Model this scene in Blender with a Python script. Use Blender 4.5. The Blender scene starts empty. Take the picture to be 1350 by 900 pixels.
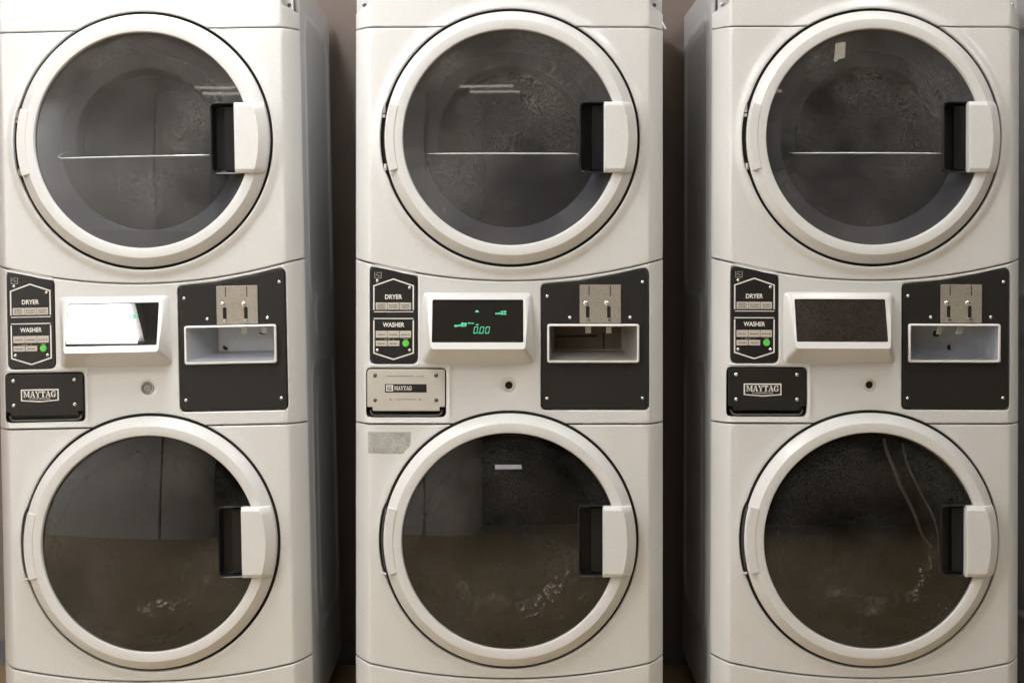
import bpy, bmesh, math, random
import numpy as np
from mathutils import Vector, Matrix
from mathutils.geometry import delaunay_2d_cdt
random.seed(7)
R = math.radians
scene = bpy.context.scene
col = scene.collection

# ------------------------------------------------------------------ scale
S = 1.694e-3            # metres per unit used in the drawings of the machine fronts
FLOOR = 986             # height line of the floor in those units
MID = 671.5             # centre line of a machine in those units

# ------------------------------------------------------------------ camera
D = 4.0
cam = bpy.data.cameras.new('camera')
cam.sensor_width = 36
cam.lens = 36 * D / (1350 * S)
cam.shift_y = -110 / 1350
cam.clip_end = 60
cam_o = bpy.data.objects.new('camera', cam)
cam_o.location = (0, -D, (FLOOR - 340) * S)
cam_o.rotation_euler = (R(90), 0, 0)
col.objects.link(cam_o)
scene.camera = cam_o

# ------------------------------------------------------------------ world, exposure
w = bpy.data.worlds.new('World'); scene.world = w; w.use_nodes = True
w.node_tree.nodes['Background'].inputs[0].default_value = (0.9, 0.85, 0.8, 1)
w.node_tree.nodes['Background'].inputs[1].default_value = 0.045
vs = scene.view_settings
vs.view_transform = 'Standard'; vs.look = 'None'; vs.exposure = 0.0; vs.gamma = 1
LAMP_LEFT = 33.0
LAMP_RIGHT = 11.5
LAMP_FRONT = 60.0
LAMP_FILL = 7.0
LAMP_ROOM = 3.5
LAMP_SIDE_FILL = 11.5
LAMP_WALL_FILL = 55.0

# ------------------------------------------------------------------ materials
def mat(name, color, rough=0.5, metal=0.0, spec=0.5, coat=0.0, var=0.0, vscale=30, bump=0.0, bscale=400, emit=None, estr=0.0, speck=0.0):
    m = bpy.data.materials.new(name); m.use_nodes = True
    nt = m.node_tree; b = nt.nodes['Principled BSDF']
    b.inputs['Base Color'].default_value = (*color, 1)
    b.inputs['Roughness'].default_value = rough
    b.inputs['Metallic'].default_value = metal
    b.inputs['Specular IOR Level'].default_value = spec
    b.inputs['Coat Weight'].default_value = coat
    b.inputs['Coat Roughness'].default_value = 0.12
    if emit:
        b.inputs['Emission Color'].default_value = (*emit, 1)
        b.inputs['Emission Strength'].default_value = estr
    if var or bump or speck:
        tc = nt.nodes.new('ShaderNodeTexCoord')
    if var or speck:
        n = nt.nodes.new('ShaderNodeTexNoise'); n.inputs['Scale'].default_value = vscale
        n.inputs['Detail'].default_value = 6; n.inputs['Roughness'].default_value = 0.6
        nt.links.new(tc.outputs['Object'], n.inputs['Vector'])
        mx = nt.nodes.new('ShaderNodeMix'); mx.data_type = 'RGBA'
        mx.inputs[6].default_value = (*[c * (1 - var) for c in color], 1)
        mx.inputs[7].default_value = (*[min(1, c * (1 + var)) for c in color], 1)
        nt.links.new(n.outputs['Fac'], mx.inputs[0])
        last = mx.outputs[2]
        if speck:
            n2 = nt.nodes.new('ShaderNodeTexNoise'); n2.inputs['Scale'].default_value = 430
            n2.inputs['Detail'].default_value = 2
            nt.links.new(tc.outputs['Object'], n2.inputs['Vector'])
            rp = nt.nodes.new('ShaderNodeMapRange')
            rp.inputs['From Min'].default_value = 0.35; rp.inputs['From Max'].default_value = 0.7
            rp.inputs['To Min'].default_value = 1 - speck; rp.inputs['To Max'].default_value = 1 + speck
            nt.links.new(n2.outputs['Fac'], rp.inputs['Value'])
            mu = nt.nodes.new('ShaderNodeMix'); mu.data_type = 'RGBA'; mu.blend_type = 'MULTIPLY'
            mu.inputs[0].default_value = 1
            nt.links.new(last, mu.inputs[6]); nt.links.new(rp.outputs['Result'], mu.inputs[7])
            last = mu.outputs[2]
        nt.links.new(last, b.inputs['Base Color'])
        rr = nt.nodes.new('ShaderNodeMapRange')
        rr.inputs['To Min'].default_value = max(0, rough - 0.05); rr.inputs['To Max'].default_value = min(1, rough + 0.07)
        nt.links.new(n.outputs['Fac'], rr.inputs['Value'])
        nt.links.new(rr.outputs['Result'], b.inputs['Roughness'])
    if bump:
        n3 = nt.nodes.new('ShaderNodeTexNoise'); n3.inputs['Scale'].default_value = bscale
        n3.inputs['Detail'].default_value = 3
        nt.links.new(tc.outputs['Object'], n3.inputs['Vector'])
        bp = nt.nodes.new('ShaderNodeBump'); bp.inputs['Strength'].default_value = bump
        bp.inputs['Distance'].default_value = 0.001
        nt.links.new(n3.outputs['Fac'], bp.inputs['Height'])
        nt.links.new(bp.outputs['Normal'], b.inputs['Normal'])
    return m

def glass(name, tint, rough, ior=1.5, haze=0.0):
    m = bpy.data.materials.new(name); m.use_nodes = True
    nt = m.node_tree; nt.nodes.clear()
    out = nt.nodes.new('ShaderNodeOutputMaterial')
    tr = nt.nodes.new('ShaderNodeBsdfTransparent'); tr.inputs[0].default_value = (*tint, 1)
    gl = nt.nodes.new('ShaderNodeBsdfGlossy'); gl.inputs['Roughness'].default_value = rough
    lw = nt.nodes.new('ShaderNodeLayerWeight'); lw.inputs[0].default_value = 0.5
    pw = nt.nodes.new('ShaderNodeMath'); pw.operation = 'POWER'; pw.inputs[1].default_value = 4.5
    f0 = ((ior - 1) / (ior + 1)) ** 2
    ma = nt.nodes.new('ShaderNodeMath'); ma.operation = 'MULTIPLY_ADD'; ma.inputs[1].default_value = 1 - f0; ma.inputs[2].default_value = f0
    mx = nt.nodes.new('ShaderNodeMixShader')
    nt.links.new(lw.outputs['Facing'], pw.inputs[0]); nt.links.new(pw.outputs[0], ma.inputs[0])
    nt.links.new(ma.outputs[0], mx.inputs[0]); nt.links.new(tr.outputs[0], mx.inputs[1]); nt.links.new(gl.outputs[0], mx.inputs[2])
    last = mx.outputs[0]
    if haze:           # mottled reflection haze and fine grain painted over the pane
        tc = nt.nodes.new('ShaderNodeTexCoord')
        n = nt.nodes.new('ShaderNodeTexNoise'); n.inputs['Scale'].default_value = 7; n.inputs['Detail'].default_value = 8
        nt.links.new(tc.outputs['Object'], n.inputs['Vector'])
        n.inputs['Scale'].default_value = 6
        ge = nt.nodes.new('ShaderNodeNewGeometry'); nt.links.new(ge.outputs['Position'], n.inputs['Vector'])
        mr = nt.nodes.new('ShaderNodeMapRange'); mr.inputs['From Min'].default_value = 0.38; mr.inputs['From Max'].default_value = 0.72
        mr.inputs['To Min'].default_value = 0.12 * haze; mr.inputs['To Max'].default_value = haze
        nt.links.new(n.outputs['Fac'], mr.inputs['Value'])
        n2 = nt.nodes.new('ShaderNodeTexNoise'); n2.inputs['Scale'].default_value = 330; n2.inputs['Detail'].default_value = 1
        nt.links.new(ge.outputs['Position'], n2.inputs['Vector'])
        m3 = nt.nodes.new('ShaderNodeMapRange'); m3.inputs['From Min'].default_value = 0.38; m3.inputs['From Max'].default_value = 0.66
        m3.inputs['To Min'].default_value = 0.15; m3.inputs['To Max'].default_value = 2.4
        nt.links.new(n2.outputs['Fac'], m3.inputs['Value'])
        m4 = nt.nodes.new('ShaderNodeMath'); m4.operation = 'MULTIPLY'
        nt.links.new(mr.outputs['Result'], m4.inputs[0]); nt.links.new(m3.outputs['Result'], m4.inputs[1])
        mr = m4
        df = nt.nodes.new('ShaderNodeBsdfDiffuse'); df.inputs[0].default_value = (0.5, 0.48, 0.45, 1)
        m2 = nt.nodes.new('ShaderNodeMixShader')
        nt.links.new(mr.outputs[0], m2.inputs[0]); nt.links.new(last, m2.inputs[1]); nt.links.new(df.outputs[0], m2.inputs[2])
        last = m2.outputs[0]
    nt.links.new(last, out.inputs[0])
    return m

M = dict(
    white=mat('white_enamel', (0.668, 0.664, 0.655), 0.31, spec=0.5, coat=0.35, var=0.045, vscale=7, speck=0.05, bump=0.03, bscale=900),
    door=mat('white_door_plastic', (0.678, 0.673, 0.664), 0.32, spec=0.5, speck=0.05, var=0.03, vscale=12, bump=0.04, bscale=900),
    side=mat('grey_side_paint', (0.66, 0.665, 0.675), 0.25, spec=0.65),
    gasket=mat('black_rubber', (0.03, 0.028, 0.026), 0.55),
    hinge=mat('hinge_metal', (0.42, 0.40, 0.37), 0.35, metal=0.8),
    hinge_dark=mat('dark_hinge_plastic', (0.03, 0.031, 0.033), 0.3),
    smoked=glass('smoked_window', (0.42, 0.42, 0.435), 0.03, 1.75, 0.10),
    dark_glass=glass('dark_window', (0.36, 0.34, 0.31), 0.02, 1.78, 0.045),
    dish=mat('grey_moulded_plastic', (0.31, 0.315, 0.335), 0.3, var=0.08, vscale=20),
    recess=mat('dark_moulded_plastic', (0.17, 0.165, 0.165), 0.35, var=0.2, vscale=14),
    ledge=mat('pale_ledge_highlight', (0.62, 0.64, 0.65), 0.12, spec=0.8),  # pale colour standing in for the highlight along the inner ledge
    drum=mat('drum_steel', (0.16, 0.15, 0.14), 0.4, metal=0.3, var=0.3, vscale=18),
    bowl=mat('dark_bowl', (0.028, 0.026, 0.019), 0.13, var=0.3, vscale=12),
    pocket=mat('black_gloss_plastic', (0.012, 0.012, 0.013), 0.30, spec=0.35),
    black=mat('black_powder_coat', (0.009, 0.008, 0.007), 0.5, var=0.15, vscale=25, bump=0.5, bscale=600, speck=0.95),
    panelblack=mat('black_overlay', (0.016, 0.015, 0.015), 0.38, var=0.1, vscale=25, speck=0.8),
    print=mat('white_print', (0.80, 0.78, 0.74), 0.5),
    button=mat('beige_button', (0.52, 0.48, 0.42), 0.45, var=0.04),
    ink=mat('dark_ink', (0.06, 0.055, 0.05), 0.5),
    faint=mat('faint_ink', (0.30, 0.28, 0.25), 0.5),
    green=mat('green_button', (0.10, 0.50, 0.07), 0.35, emit=(0.10, 0.6, 0.06), estr=0.15),
    screen_off=mat('dusty_display_glass', (0.026, 0.021, 0.018), 0.12, spec=0.5, speck=0.6, var=0.2),
    cup_dark=mat('shaded_cup_steel', (0.30, 0.285, 0.26), 0.4, metal=0.4, var=0.12, vscale=40),  # same cup steel, darkened by colour where the middle cup looks shaded
    cup_back=mat('brown_cup_reflection', (0.10, 0.075, 0.05), 0.6, var=0.3, vscale=60),  # brown reflection inside the middle cup, painted as a flat sheet
    screen=mat('display_glass', (0.010, 0.009, 0.009), 0.008, spec=0.6),
    vfd=mat('green_digits', (0.02, 0.10, 0.06), 0.4, emit=(0.10, 0.75, 0.42), estr=0.75),
    screw=mat('screw_steel', (0.72, 0.70, 0.67), 0.25, metal=0.9),
    screw_dark=mat('dark_screw_steel', (0.16, 0.15, 0.14), 0.35, metal=0.8),
    slotplate=mat('brushed_coin_plate', (0.42, 0.385, 0.33), 0.45, metal=0.55, var=0.12, vscale=60, bump=0.2, bscale=700, speck=0.2),
    cup=mat('cup_steel', (0.46, 0.48, 0.52), 0.36, metal=0.35, var=0.12, vscale=40),
    rim=mat('cup_rim', (0.80, 0.79, 0.77), 0.35),
    hole=mat('dark_hole', (0.006, 0.006, 0.006), 0.7),
    plate=mat('pale_nameplate', (0.58, 0.55, 0.50), 0.4, metal=0.15, var=0.05, vscale=30),
    residue=mat('sticker_residue', (0.40, 0.40, 0.365), 0.75, var=0.55, vscale=45, speck=0.25),
    tape=mat('masking_tape', (0.26, 0.24, 0.205), 0.8, var=0.15, vscale=120),
    tab=mat('chute_tab', (0.55, 0.55, 0.54), 0.4, metal=0.4),
    foot=mat('foot_steel', (0.30, 0.30, 0.30), 0.4, metal=0.8),
    wall=mat('brown_wall_paint', (0.22, 0.175, 0.15), 0.8, var=0.12, vscale=6, bump=0.2, bscale=200),
    base=mat('grey_cove_base', (0.15, 0.15, 0.155), 0.5, var=0.1),
    floor=mat('brown_floor', (0.40, 0.30, 0.165), 0.55, var=0.35, vscale=5, bump=0.1, bscale=120),
    ceil=mat('ceiling_paint', (0.60, 0.58, 0.55), 0.9, var=0.04),
    pale=mat('pale_wall_paint', (0.80, 0.79, 0.79), 0.8, var=0.05, vscale=3),
    darkwall=mat('dark_wall_paint', (0.035, 0.032, 0.03), 0.8, var=0.2, vscale=3),
    house=mat('fixture_housing', (0.75, 0.75, 0.73), 0.5),
    tube1=mat('lamp_tube_near', (1, 1, 1), 0.5, emit=(0.965, 0.985, 1.0), estr=LAMP_LEFT),
    tube3=mat('lamp_tube_right', (1, 1, 1), 0.5, emit=(1.0, 0.98, 0.95), estr=LAMP_RIGHT),
    tube4=mat('lamp_panel_front', (1, 1, 1), 0.5, emit=(1.0, 0.985, 0.955), estr=LAMP_FRONT),
    fill_side=mat('fill_panel_side', (1, 1, 1), 0.5, emit=(1.0, 0.98, 0.95), estr=LAMP_SIDE_FILL),
    fill_front=mat('fill_panel_front', (1, 1, 1), 0.5, emit=(1.0, 0.985, 0.955), estr=LAMP_FILL),
    fill_wall=mat('fill_panel_wall', (1, 1, 1), 0.5, emit=(0.97, 0.985, 1.0), estr=LAMP_WALL_FILL),
    tube2=mat('lamp_tube_far', (1, 1, 1), 0.5, emit=(1.0, 0.93, 0.83), estr=LAMP_ROOM),
    lip=mat('grey_tray_lip', (0.10, 0.098, 0.095), 0.25),
    lockmetal=mat('worn_lock_metal', (0.30, 0.285, 0.265), 0.35, metal=0.7),
    cord=mat('pale_cord', (0.42, 0.36, 0.33), 0.8, var=0.2, vscale=150),
)

# ------------------------------------------------------------------ geometry helpers (drawing units -> metres)
def V(u, v, d): return Vector((u * S, d * S, (FLOOR + v) * S))
def U(x, y): return (x - MID, -y)
MESH = {}
def finish(key, bm, m, angle=35, smooth=True):
    me = bpy.data.meshes.new(key[0] if isinstance(key, tuple) else key)
    bm.to_mesh(me); bm.free()
    if smooth:
        me.polygons.foreach_set('use_smooth', [True] * len(me.polygons))
        me.set_sharp_from_angle(angle=R(angle))
    for mm in (m if isinstance(m, (list, tuple)) else [m]): me.materials.append(M[mm])
    return me

def area(p): return sum(p[i - 1][0] * p[i][1] - p[i][0] * p[i - 1][1] for i in range(len(p))) / 2
def ccw(p): return list(p) if area(p) > 0 else list(p)[::-1]
def cw(p): return ccw(p)[::-1]
def resample(p, step):
    out = []
    for i in range(len(p)):
        a, b = p[i], p[(i + 1) % len(p)]
        L = math.hypot(b[0] - a[0], b[1] - a[1])
        if L < 1e-6: continue
        n = max(1, int(math.ceil(L / step)))
        for k in range(n): out.append((a[0] + (b[0] - a[0]) * k / n, a[1] + (b[1] - a[1]) * k / n))
    return out
def offset(p, e):
    if e == 0: return list(p)
    out = []; n = len(p)
    for i in range(n):
        a, b, c = p[i - 1], p[i], p[(i + 1) % n]
        d1 = Vector((b[0] - a[0], b[1] - a[1])).normalized(); d2 = Vector((c[0] - b[0], c[1] - b[1])).normalized()
        n1 = Vector((-d1.y, d1.x)); n2 = Vector((-d2.y, d2.x))
        nn = n1 + n2
        if nn.length < 1e-4: nn = n1
        nn.normalize()
        k = e / max(0.6, nn.dot(n1))
        out.append((b[0] + nn.x * k, b[1] + nn.y * k))
    return out
def rpoly(pts, rad, n=6):
    pts = ccw(pts); N = len(pts); out = []
    for i in range(N):
        r = rad[i] if isinstance(rad, (list, tuple)) else rad
        a, b, c = Vector(pts[i - 1]), Vector(pts[i]), Vector(pts[(i + 1) % N])
        d1 = (a - b); d2 = (c - b)
        if r <= 0: out.append(tuple(b)); continue
        ang = d1.angle(d2); t = min(r / math.tan(ang / 2), d1.length * .49, d2.length * .49)
        p1 = b + d1.normalized() * t; p2 = b + d2.normalized() * t
        for k in range(n + 1):
            f = k / n
            out.append(tuple(p1 * (1 - f) ** 2 + b * 2 * f * (1 - f) + p2 * f ** 2))
    return out
def rrect(x0, y0, x1, y1, r, n=6):
    return rpoly([U(x0, y1), U(x1, y1), U(x1, y0), U(x0, y0)], r, n)
def arc(cx, cy, r, a0, a1, n):
    return [(cx + r * math.cos(a0 + (a1 - a0) * k / n), cy + r * math.sin(a0 + (a1 - a0) * k / n)) for k in range(n + 1)]
def inside(px, py, poly):
    p = np.array(poly); q = np.roll(p, -1, axis=0)
    res = np.zeros(px.shape, bool)
    for (x0, y0), (x1, y1) in zip(p, q):
        if y0 == y1: continue
        c = ((y0 > py) != (y1 > py)) & (px < (x1 - x0) * (py - y0) / (y1 - y0) + x0)
        res ^= c
    return res
def edist(px, py, poly):
    p = np.array(poly); q = np.roll(p, -1, axis=0)
    best = np.full(px.shape, 1e9)
    for a, b in zip(p, q):
        ab = b - a; L = max(1e-9, ab @ ab)
        t = np.clip(((px - a[0]) * ab[0] + (py - a[1]) * ab[1]) / L, 0, 1)
        best = np.minimum(best, np.hypot(px - a[0] - t * ab[0], py - a[1] - t * ab[1]))
    return best

def plate_bm(bm, outline, holes=(), depth=None, thick=4, er=1.0, step=9, extra=(), xs=(), grid=True, seg=3):
    """a plate with rounded front edges; depth(u, v) shapes its face"""
    if depth is None: depth = lambda u, v: 0
    if not callable(depth): dd = depth; depth = lambda u, v: dd
    loops = [resample(ccw(outline), step)] + [resample(cw(h), step) for h in holes]
    st = [(er * (1 - math.cos(R(90 * k / seg))), er * (1 - math.sin(R(90 * k / seg)))) for k in range(seg + 1)] + [(er * 1.5 + .2, 0)] if er > 0 else [(0, 0)]
    inner = []
    for L in loops:
        rings = []
        if thick: rings.append([bm.verts.new(V(u, v, depth(u, v) + thick)) for u, v in L])
        for e, lift in st:
            ring = offset(L, e)
            rings.append([bm.verts.new(V(u, v, depth(u, v) + lift)) for u, v in ring])
        inner.append((ring, rings[-1]))
        n = len(L)
        for A, B in zip(rings, rings[1:]):
            for i in range(n):
                j = (i + 1) % n
                try: bm.faces.new((A[i], A[j], B[j], B[i]))
                except ValueError: pass
    co = []; ed = []; vv = []
    for ring, vs_ in inner:
        o = len(co); n = len(ring)
        co += [Vector(p) for p in ring]; vv += vs_
        ed += [(o + i, o + (i + 1) % n) for i in range(n)]
    if grid:
        P = np.array(inner[0][0]); lo = P.min(0); hi = P.max(0)
        gx = [x for x in np.arange(lo[0] + step / 2, hi[0], step) if all(abs(x - a) > step * .35 for a in xs)] + list(xs)
        gy = np.arange(lo[1] + step / 2, hi[1], step)
        X, Y = np.meshgrid(gx, gy); X = X.ravel(); Y = Y.ravel()
        if len(extra):
            E = np.array(extra)
            keep = np.ones(X.shape, bool)
            for e in E[::1]: keep &= np.hypot(X - e[0], Y - e[1]) > step * .3
            X = np.concatenate([X[keep], E[:, 0]]); Y = np.concatenate([Y[keep], E[:, 1]])
        ok = inside(X, Y, inner[0][0])
        for ring, _ in inner[1:]: ok &= ~inside(X, Y, ring)
        for ring, _ in inner: ok &= edist(X, Y, ring) > step * .25
        for x, y in zip(X[ok], Y[ok]):
            co.append(Vector((x, y))); vv.append(bm.verts.new(V(x, y, depth(x, y))))
    r = delaunay_2d_cdt(co, ed, [], 0, 1e-6)
    rv, rf, orig = r[0], r[2], r[3]
    mp = [vv[o[0]] if o else bm.verts.new(V(p.x, p.y, depth(p.x, p.y))) for p, o in zip(rv, orig)]
    cx = np.array([sum(rv[i].x for i in f) / 3 for f in rf]); cy = np.array([sum(rv[i].y for i in f) / 3 for f in rf])
    ok = inside(cx, cy, inner[0][0])
    for ring, _ in inner[1:]: ok &= ~inside(cx, cy, ring)
    for f, k in zip(rf, ok):
        if not k: continue
        p = [rv[i] for i in f]
        cr = (p[1] - p[0]).cross(p[2] - p[0])
        if abs(cr) < 0.05: continue
        if cr < 0: f = f[::-1]
        try: bm.faces.new([mp[i] for i in f])
        except ValueError: pass
    return bm

def lathe_bm(bm, prof, c, segs=96, a0=0, a1=None, cap=False):
    full = a1 is None
    if full: a1 = a0 + 2 * math.pi
    n = segs if full else segs + 1
    rings = []
    for r, d in prof:
        if r == 0: rings.append([bm.verts.new(V(c[0], c[1], d))] * n); continue
        rings.append([bm.verts.new(V(c[0] + r * math.cos(a0 + (a1 - a0) * k / segs), c[1] + r * math.sin(a0 + (a1 - a0) * k / segs), d)) for k in range(n)])
    for A, B in zip(rings, rings[1:]):
        for i in range(segs):
            j = (i + 1) % n
            f = []
            for x in (A[i], A[j], B[j], B[i]):
                if x not in f: f.append(x)
            if len(f) > 2:
                try: bm.faces.new(f)
                except ValueError: pass
    if cap and not full:
        for k, rev in ((0, False), (n - 1, True)):
            f = [r[k] for r in rings]
            bm.faces.new(f[::-1] if rev else f)
    return bm

def loft_bm(bm, loops, cap=True):
    """loops: lists of 3-D points (u,v,d), counter-clockwise, from outside inwards"""
    vs_ = [[bm.verts.new(V(*p)) for p in L] for L in loops]
    n = len(loops[0])
    for A, B in zip(vs_, vs_[1:]):
        for i in range(n):
            j = (i + 1) % n
            bm.faces.new((A[i], A[j], B[j], B[i]))
    if cap: bm.faces.new(vs_[-1])
    return bm
def box_bm(bm, x0, x1, d0, d1, y0, y1, bev=0):
    """x, y in drawing units (y down), d = depth"""
    g = bmesh.ops.create_cube(bm, size=1)
    a = V(x0 - MID, -y1, d0); b = V(x1 - MID, -y0, d1)
    for v in g['verts']:
        v.co = Vector([a[i] + (b[i] - a[i]) * (v.co[i] + .5) for i in range(3)])
    if bev:
        ed = list({e for v in g['verts'] for e in v.link_edges})
        bmesh.ops.bevel(bm, geom=ed, offset=bev * S, segments=2, affect='EDGES')
    return bm
def tube_bm(bm, pts, r, n=8):
    rad = r if callable(r) else (lambda i: r)
    pts = [V(*p) for p in pts]; rings = []
    for i, p in enumerate(pts):
        t = (pts[min(i + 1, len(pts) - 1)] - pts[max(i - 1, 0)]).normalized()
        a = t.cross(Vector((0, 1, 0)));
        if a.length < .1: a = t.cross(Vector((1, 0, 0)))
        a.normalize(); b = t.cross(a)
        rings.append([bm.verts.new(p + (a * math.cos(2 * math.pi * k / n) + b * math.sin(2 * math.pi * k / n)) * rad(i) * S) for k in range(n)])
    for A, B in zip(rings, rings[1:]):
        for i in range(n): bm.faces.new((A[i], A[(i + 1) % n], B[(i + 1) % n], B[i]))
    bm.faces.new(rings[0][::-1]); bm.faces.new(rings[-1])
    bmesh.ops.recalc_face_normals(bm, faces=bm.faces[:])
    return bm
def flat_bm(bm, pts, d):
    """flat print: a polygon at depth d (number or function of u, v)"""
    pts = ccw(pts)
    f = d if callable(d) else (lambda u, v: d)
    bm.faces.new([bm.verts.new(V(u, v, f(u, v))) for u, v in pts]); return bm
def bar_bm(bm, x0, y0, x1, y1, d): return flat_bm(bm, [U(x0, y0), U(x1, y0), U(x1, y1), U(x0, y1)], d)
def stroke_bm(bm, pts, wd, d, closed=False):
    pts = [Vector(U(*p)) for p in pts]
    n = len(pts)
    L = []; Rr = []
    for i in range(n):
        a = pts[i - 1] if (i or closed) else None; c = pts[(i + 1) % n] if (i < n - 1 or closed) else None
        d1 = (pts[i] - a).normalized() if a is not None else (c - pts[i]).normalized()
        d2 = (c - pts[i]).normalized() if c is not None else d1
        n1 = Vector((-d1.y, d1.x)); nn = (n1 + Vector((-d2.y, d2.x))).normalized()
        k = wd / 2 / max(.5, nn.dot(n1))
        L.append(bm.verts.new(V(*(pts[i] + nn * k), d))); Rr.append(bm.verts.new(V(*(pts[i] - nn * k), d)))
    for i in range(n if closed else n - 1):
        j = (i + 1) % n
        bm.faces.new((Rr[i], Rr[j], L[j], L[i]))
    return bm
def text_mesh(key, body, x, y, h, d, m, width=None, bold=0.02):
    """lettering, centred at x, y, cap height h"""
    cu = bpy.data.curves.new(key, 'FONT'); cu.body = body; cu.align_x = 'CENTER'; cu.align_y = 'BOTTOM_BASELINE'
    cu.size = 1; cu.offset = bold; cu.resolution_u = 3; cu.fill_mode = 'FRONT'
    o = bpy.data.objects.new(key, cu); col.objects.link(o)
    bpy.context.view_layer.update()
    me = bpy.data.meshes.new_from_object(o.evaluated_get(bpy.context.evaluated_depsgraph_get()))
    bpy.data.objects.remove(o); bpy.data.curves.remove(cu)
    xs = [v.co.x for v in me.vertices]; ys = [v.co.y for v in me.vertices]
    cx = (min(xs) + max(xs)) / 2; k = h / (max(ys) - min(ys)); kx = (width / (max(xs) - min(xs))) if width else k
    u0, v0 = U(x, y)
    for v in me.vertices:
        v.co = V(u0 + (v.co.x - cx) * kx, v0 - h / 2 + (v.co.y - min(ys)) * k, d)
    me.materials.clear(); me.materials.append(M[m]); me.name = key
    return me
SERIF = {   # heavy slab-serif capitals in a 1 x 1 box: lists of quads
 'M': (1.25, [[(.02,0),(.36,0),(.36,.12),(.02,.12)],[(.10,.12),(.22,.12),(.22,.88),(.10,.88)],[(.02,.88),(.40,.88),(.40,1),(.02,1)],[(.17,.88),(.40,.88),(.70,.14),(.55,.14)],[(.86,.88),(.98,.88),(.72,.14),(.60,.14)],
              [(.88,.88),(1.23,.88),(1.23,1),(.88,1)],[(.93,.12),(1.15,.12),(1.15,.88),(.93,.88)],[(.86,0),(1.23,0),(1.23,.12),(.86,.12)]]),
 'A': (1.0, [[(.0,0),(.34,0),(.34,.12),(.0,.12)],[(.60,0),(1.0,0),(1.0,.12),(.60,.12)],[(.10,.12),(.20,.12),(.50,1),(.40,1)],[(.66,.12),(.90,.12),(.62,1),(.41,1)],[(.24,.30),(.70,.30),(.70,.42),(.27,.42)]]),
 'Y': (1.0, [[(.0,.88),(.42,.88),(.42,1),(.0,1)],[(.62,.88),(1.0,.88),(1.0,1),(.62,1)],[(.08,.88),(.32,.88),(.58,.42),(.40,.38)],[(.76,.88),(.88,.88),(.60,.38),(.50,.42)],[(.39,.12),(.61,.12),(.61,.46),(.39,.46)],[(.28,0),(.72,0),(.72,.12),(.28,.12)]]),
 'T': (.95, [[(.03,.87),(.92,.87),(.92,1),(.03,1)],[(.03,.66),(.12,.66),(.16,.87),(.03,.87)],[(.80,.87),(.92,.87),(.92,.66),(.84,.66)],[(.36,.12),(.60,.12),(.60,.87),(.36,.87)],[(.25,0),(.71,0),(.71,.12),(.25,.12)]]),
 'G': (1.0, [[(.03,.30),(.27,.30),(.27,.70),(.03,.70)],[(.03,.70),(.27,.70),(.42,.88),(.26,.97)],[(.26,.97),(.40,.87),(.66,.87),(.66,1),(.40,1.0)],[(.66,.86),(.80,.62),(.88,.62),(.88,1),(.80,1)],[(.03,.30),(.26,.03),(.42,.12),(.27,.30)],[(.26,.03),(.40,0),(.70,0),(.70,.13),(.40,.13)],[(.68,.0),(.90,.08),(.90,.38),(.68,.38)],[(.54,.38),(.98,.38),(.98,.50),(.54,.50)]]),
}
def serif_bm(bm, word, x0, x1, ytop, h, d):
    tot = sum(SERIF[c][0] for c in word); kx = (x1 - x0) / (tot + .02 * len(word)); x = x0; z = 0
    for c in word:
        wd, quads = SERIF[c]
        for q in quads:
            z = (z + 1) % 9
            flat_bm(bm, [U(x + p[0] * kx, ytop + (1 - p[1]) * h) for p in q], d - .02 * z)
        x += (wd + .02) * kx
    return bm

# ------------------------------------------------------------------ scene helpers
def obj(name, me, parent=None, **props):
    o = bpy.data.objects.new(name, me); col.objects.link(o)
    if parent is not None: o.parent = parent
    for k, v in props.items(): o[k] = v
    return o
def build(key, fn):
    """mesh data shared between all the machines"""
    if key not in MESH: MESH[key] = fn()
    return MESH[key]

# ------------------------------------------------------------------ the setting
def wbox(name, x0, x1, y0, y1, z0, z1, m, **props):
    bm = bmesh.new(); bmesh.ops.create_cube(bm, size=1)
    for v in bm.verts: v.co = Vector((x0 + (x1 - x0) * (v.co.x + .5), y0 + (y1 - y0) * (v.co.y + .5), z0 + (z1 - z0) * (v.co.z + .5)))
    return obj(name, finish(name, bm, m, smooth=False), **props)
WY = 0.83
wbox('floor', -5, 5, -9, WY + .1, -.1, 0, 'floor', kind='structure')
wbox('wall', -5, 5, WY, WY + .1, 0, 2.6, 'wall', kind='structure')
wbox('baseboard', -5, 5, WY - .008, WY - .0005, 0.001, .067, 'base', kind='structure')
wbox('ceiling', -5, 5, -9, WY + .1, 2.6, 2.7, 'ceil', kind='structure')
wbox('side_wall', -5.1, -5, -9, WY + .1, 0, 2.6, 'pale', kind='structure')
wbox('side_wall', 5, 5.1, -9, WY + .1, 0, 2.6, 'darkwall', kind='structure')
wbox('facing_wall', -5, -1.64, -5.25, -5.1, 0, 2.6, 'pale', kind='structure')
def rounded_wall():
    bm = bmesh.new(); rad = .55
    pts = [(-1.60, -5.11), (-.62 - rad, -5.11)] + [(-.62 - rad + rad * math.sin(R(a)), -5.11 - rad + rad * math.cos(R(a))) for a in range(6, 91, 6)] + [(-.62, -6.2), (-1.60, -6.2)]
    bt = [bm.verts.new((x, y, 0)) for x, y in pts]; tp = [bm.verts.new((x, y, 2.6)) for x, y in pts]
    for i in range(len(pts)): j = (i + 1) % len(pts); bm.faces.new((bt[i], bt[j], tp[j], tp[i]))
    bmesh.ops.recalc_face_normals(bm, faces=bm.faces[:])
    return finish('facing_wall', bm, 'pale', 40)
obj('facing_wall', rounded_wall(), kind='structure')
wbox('far_wall', -5, 5, -9.1, -9, 0, 2.6, 'darkwall', kind='structure')

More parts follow.
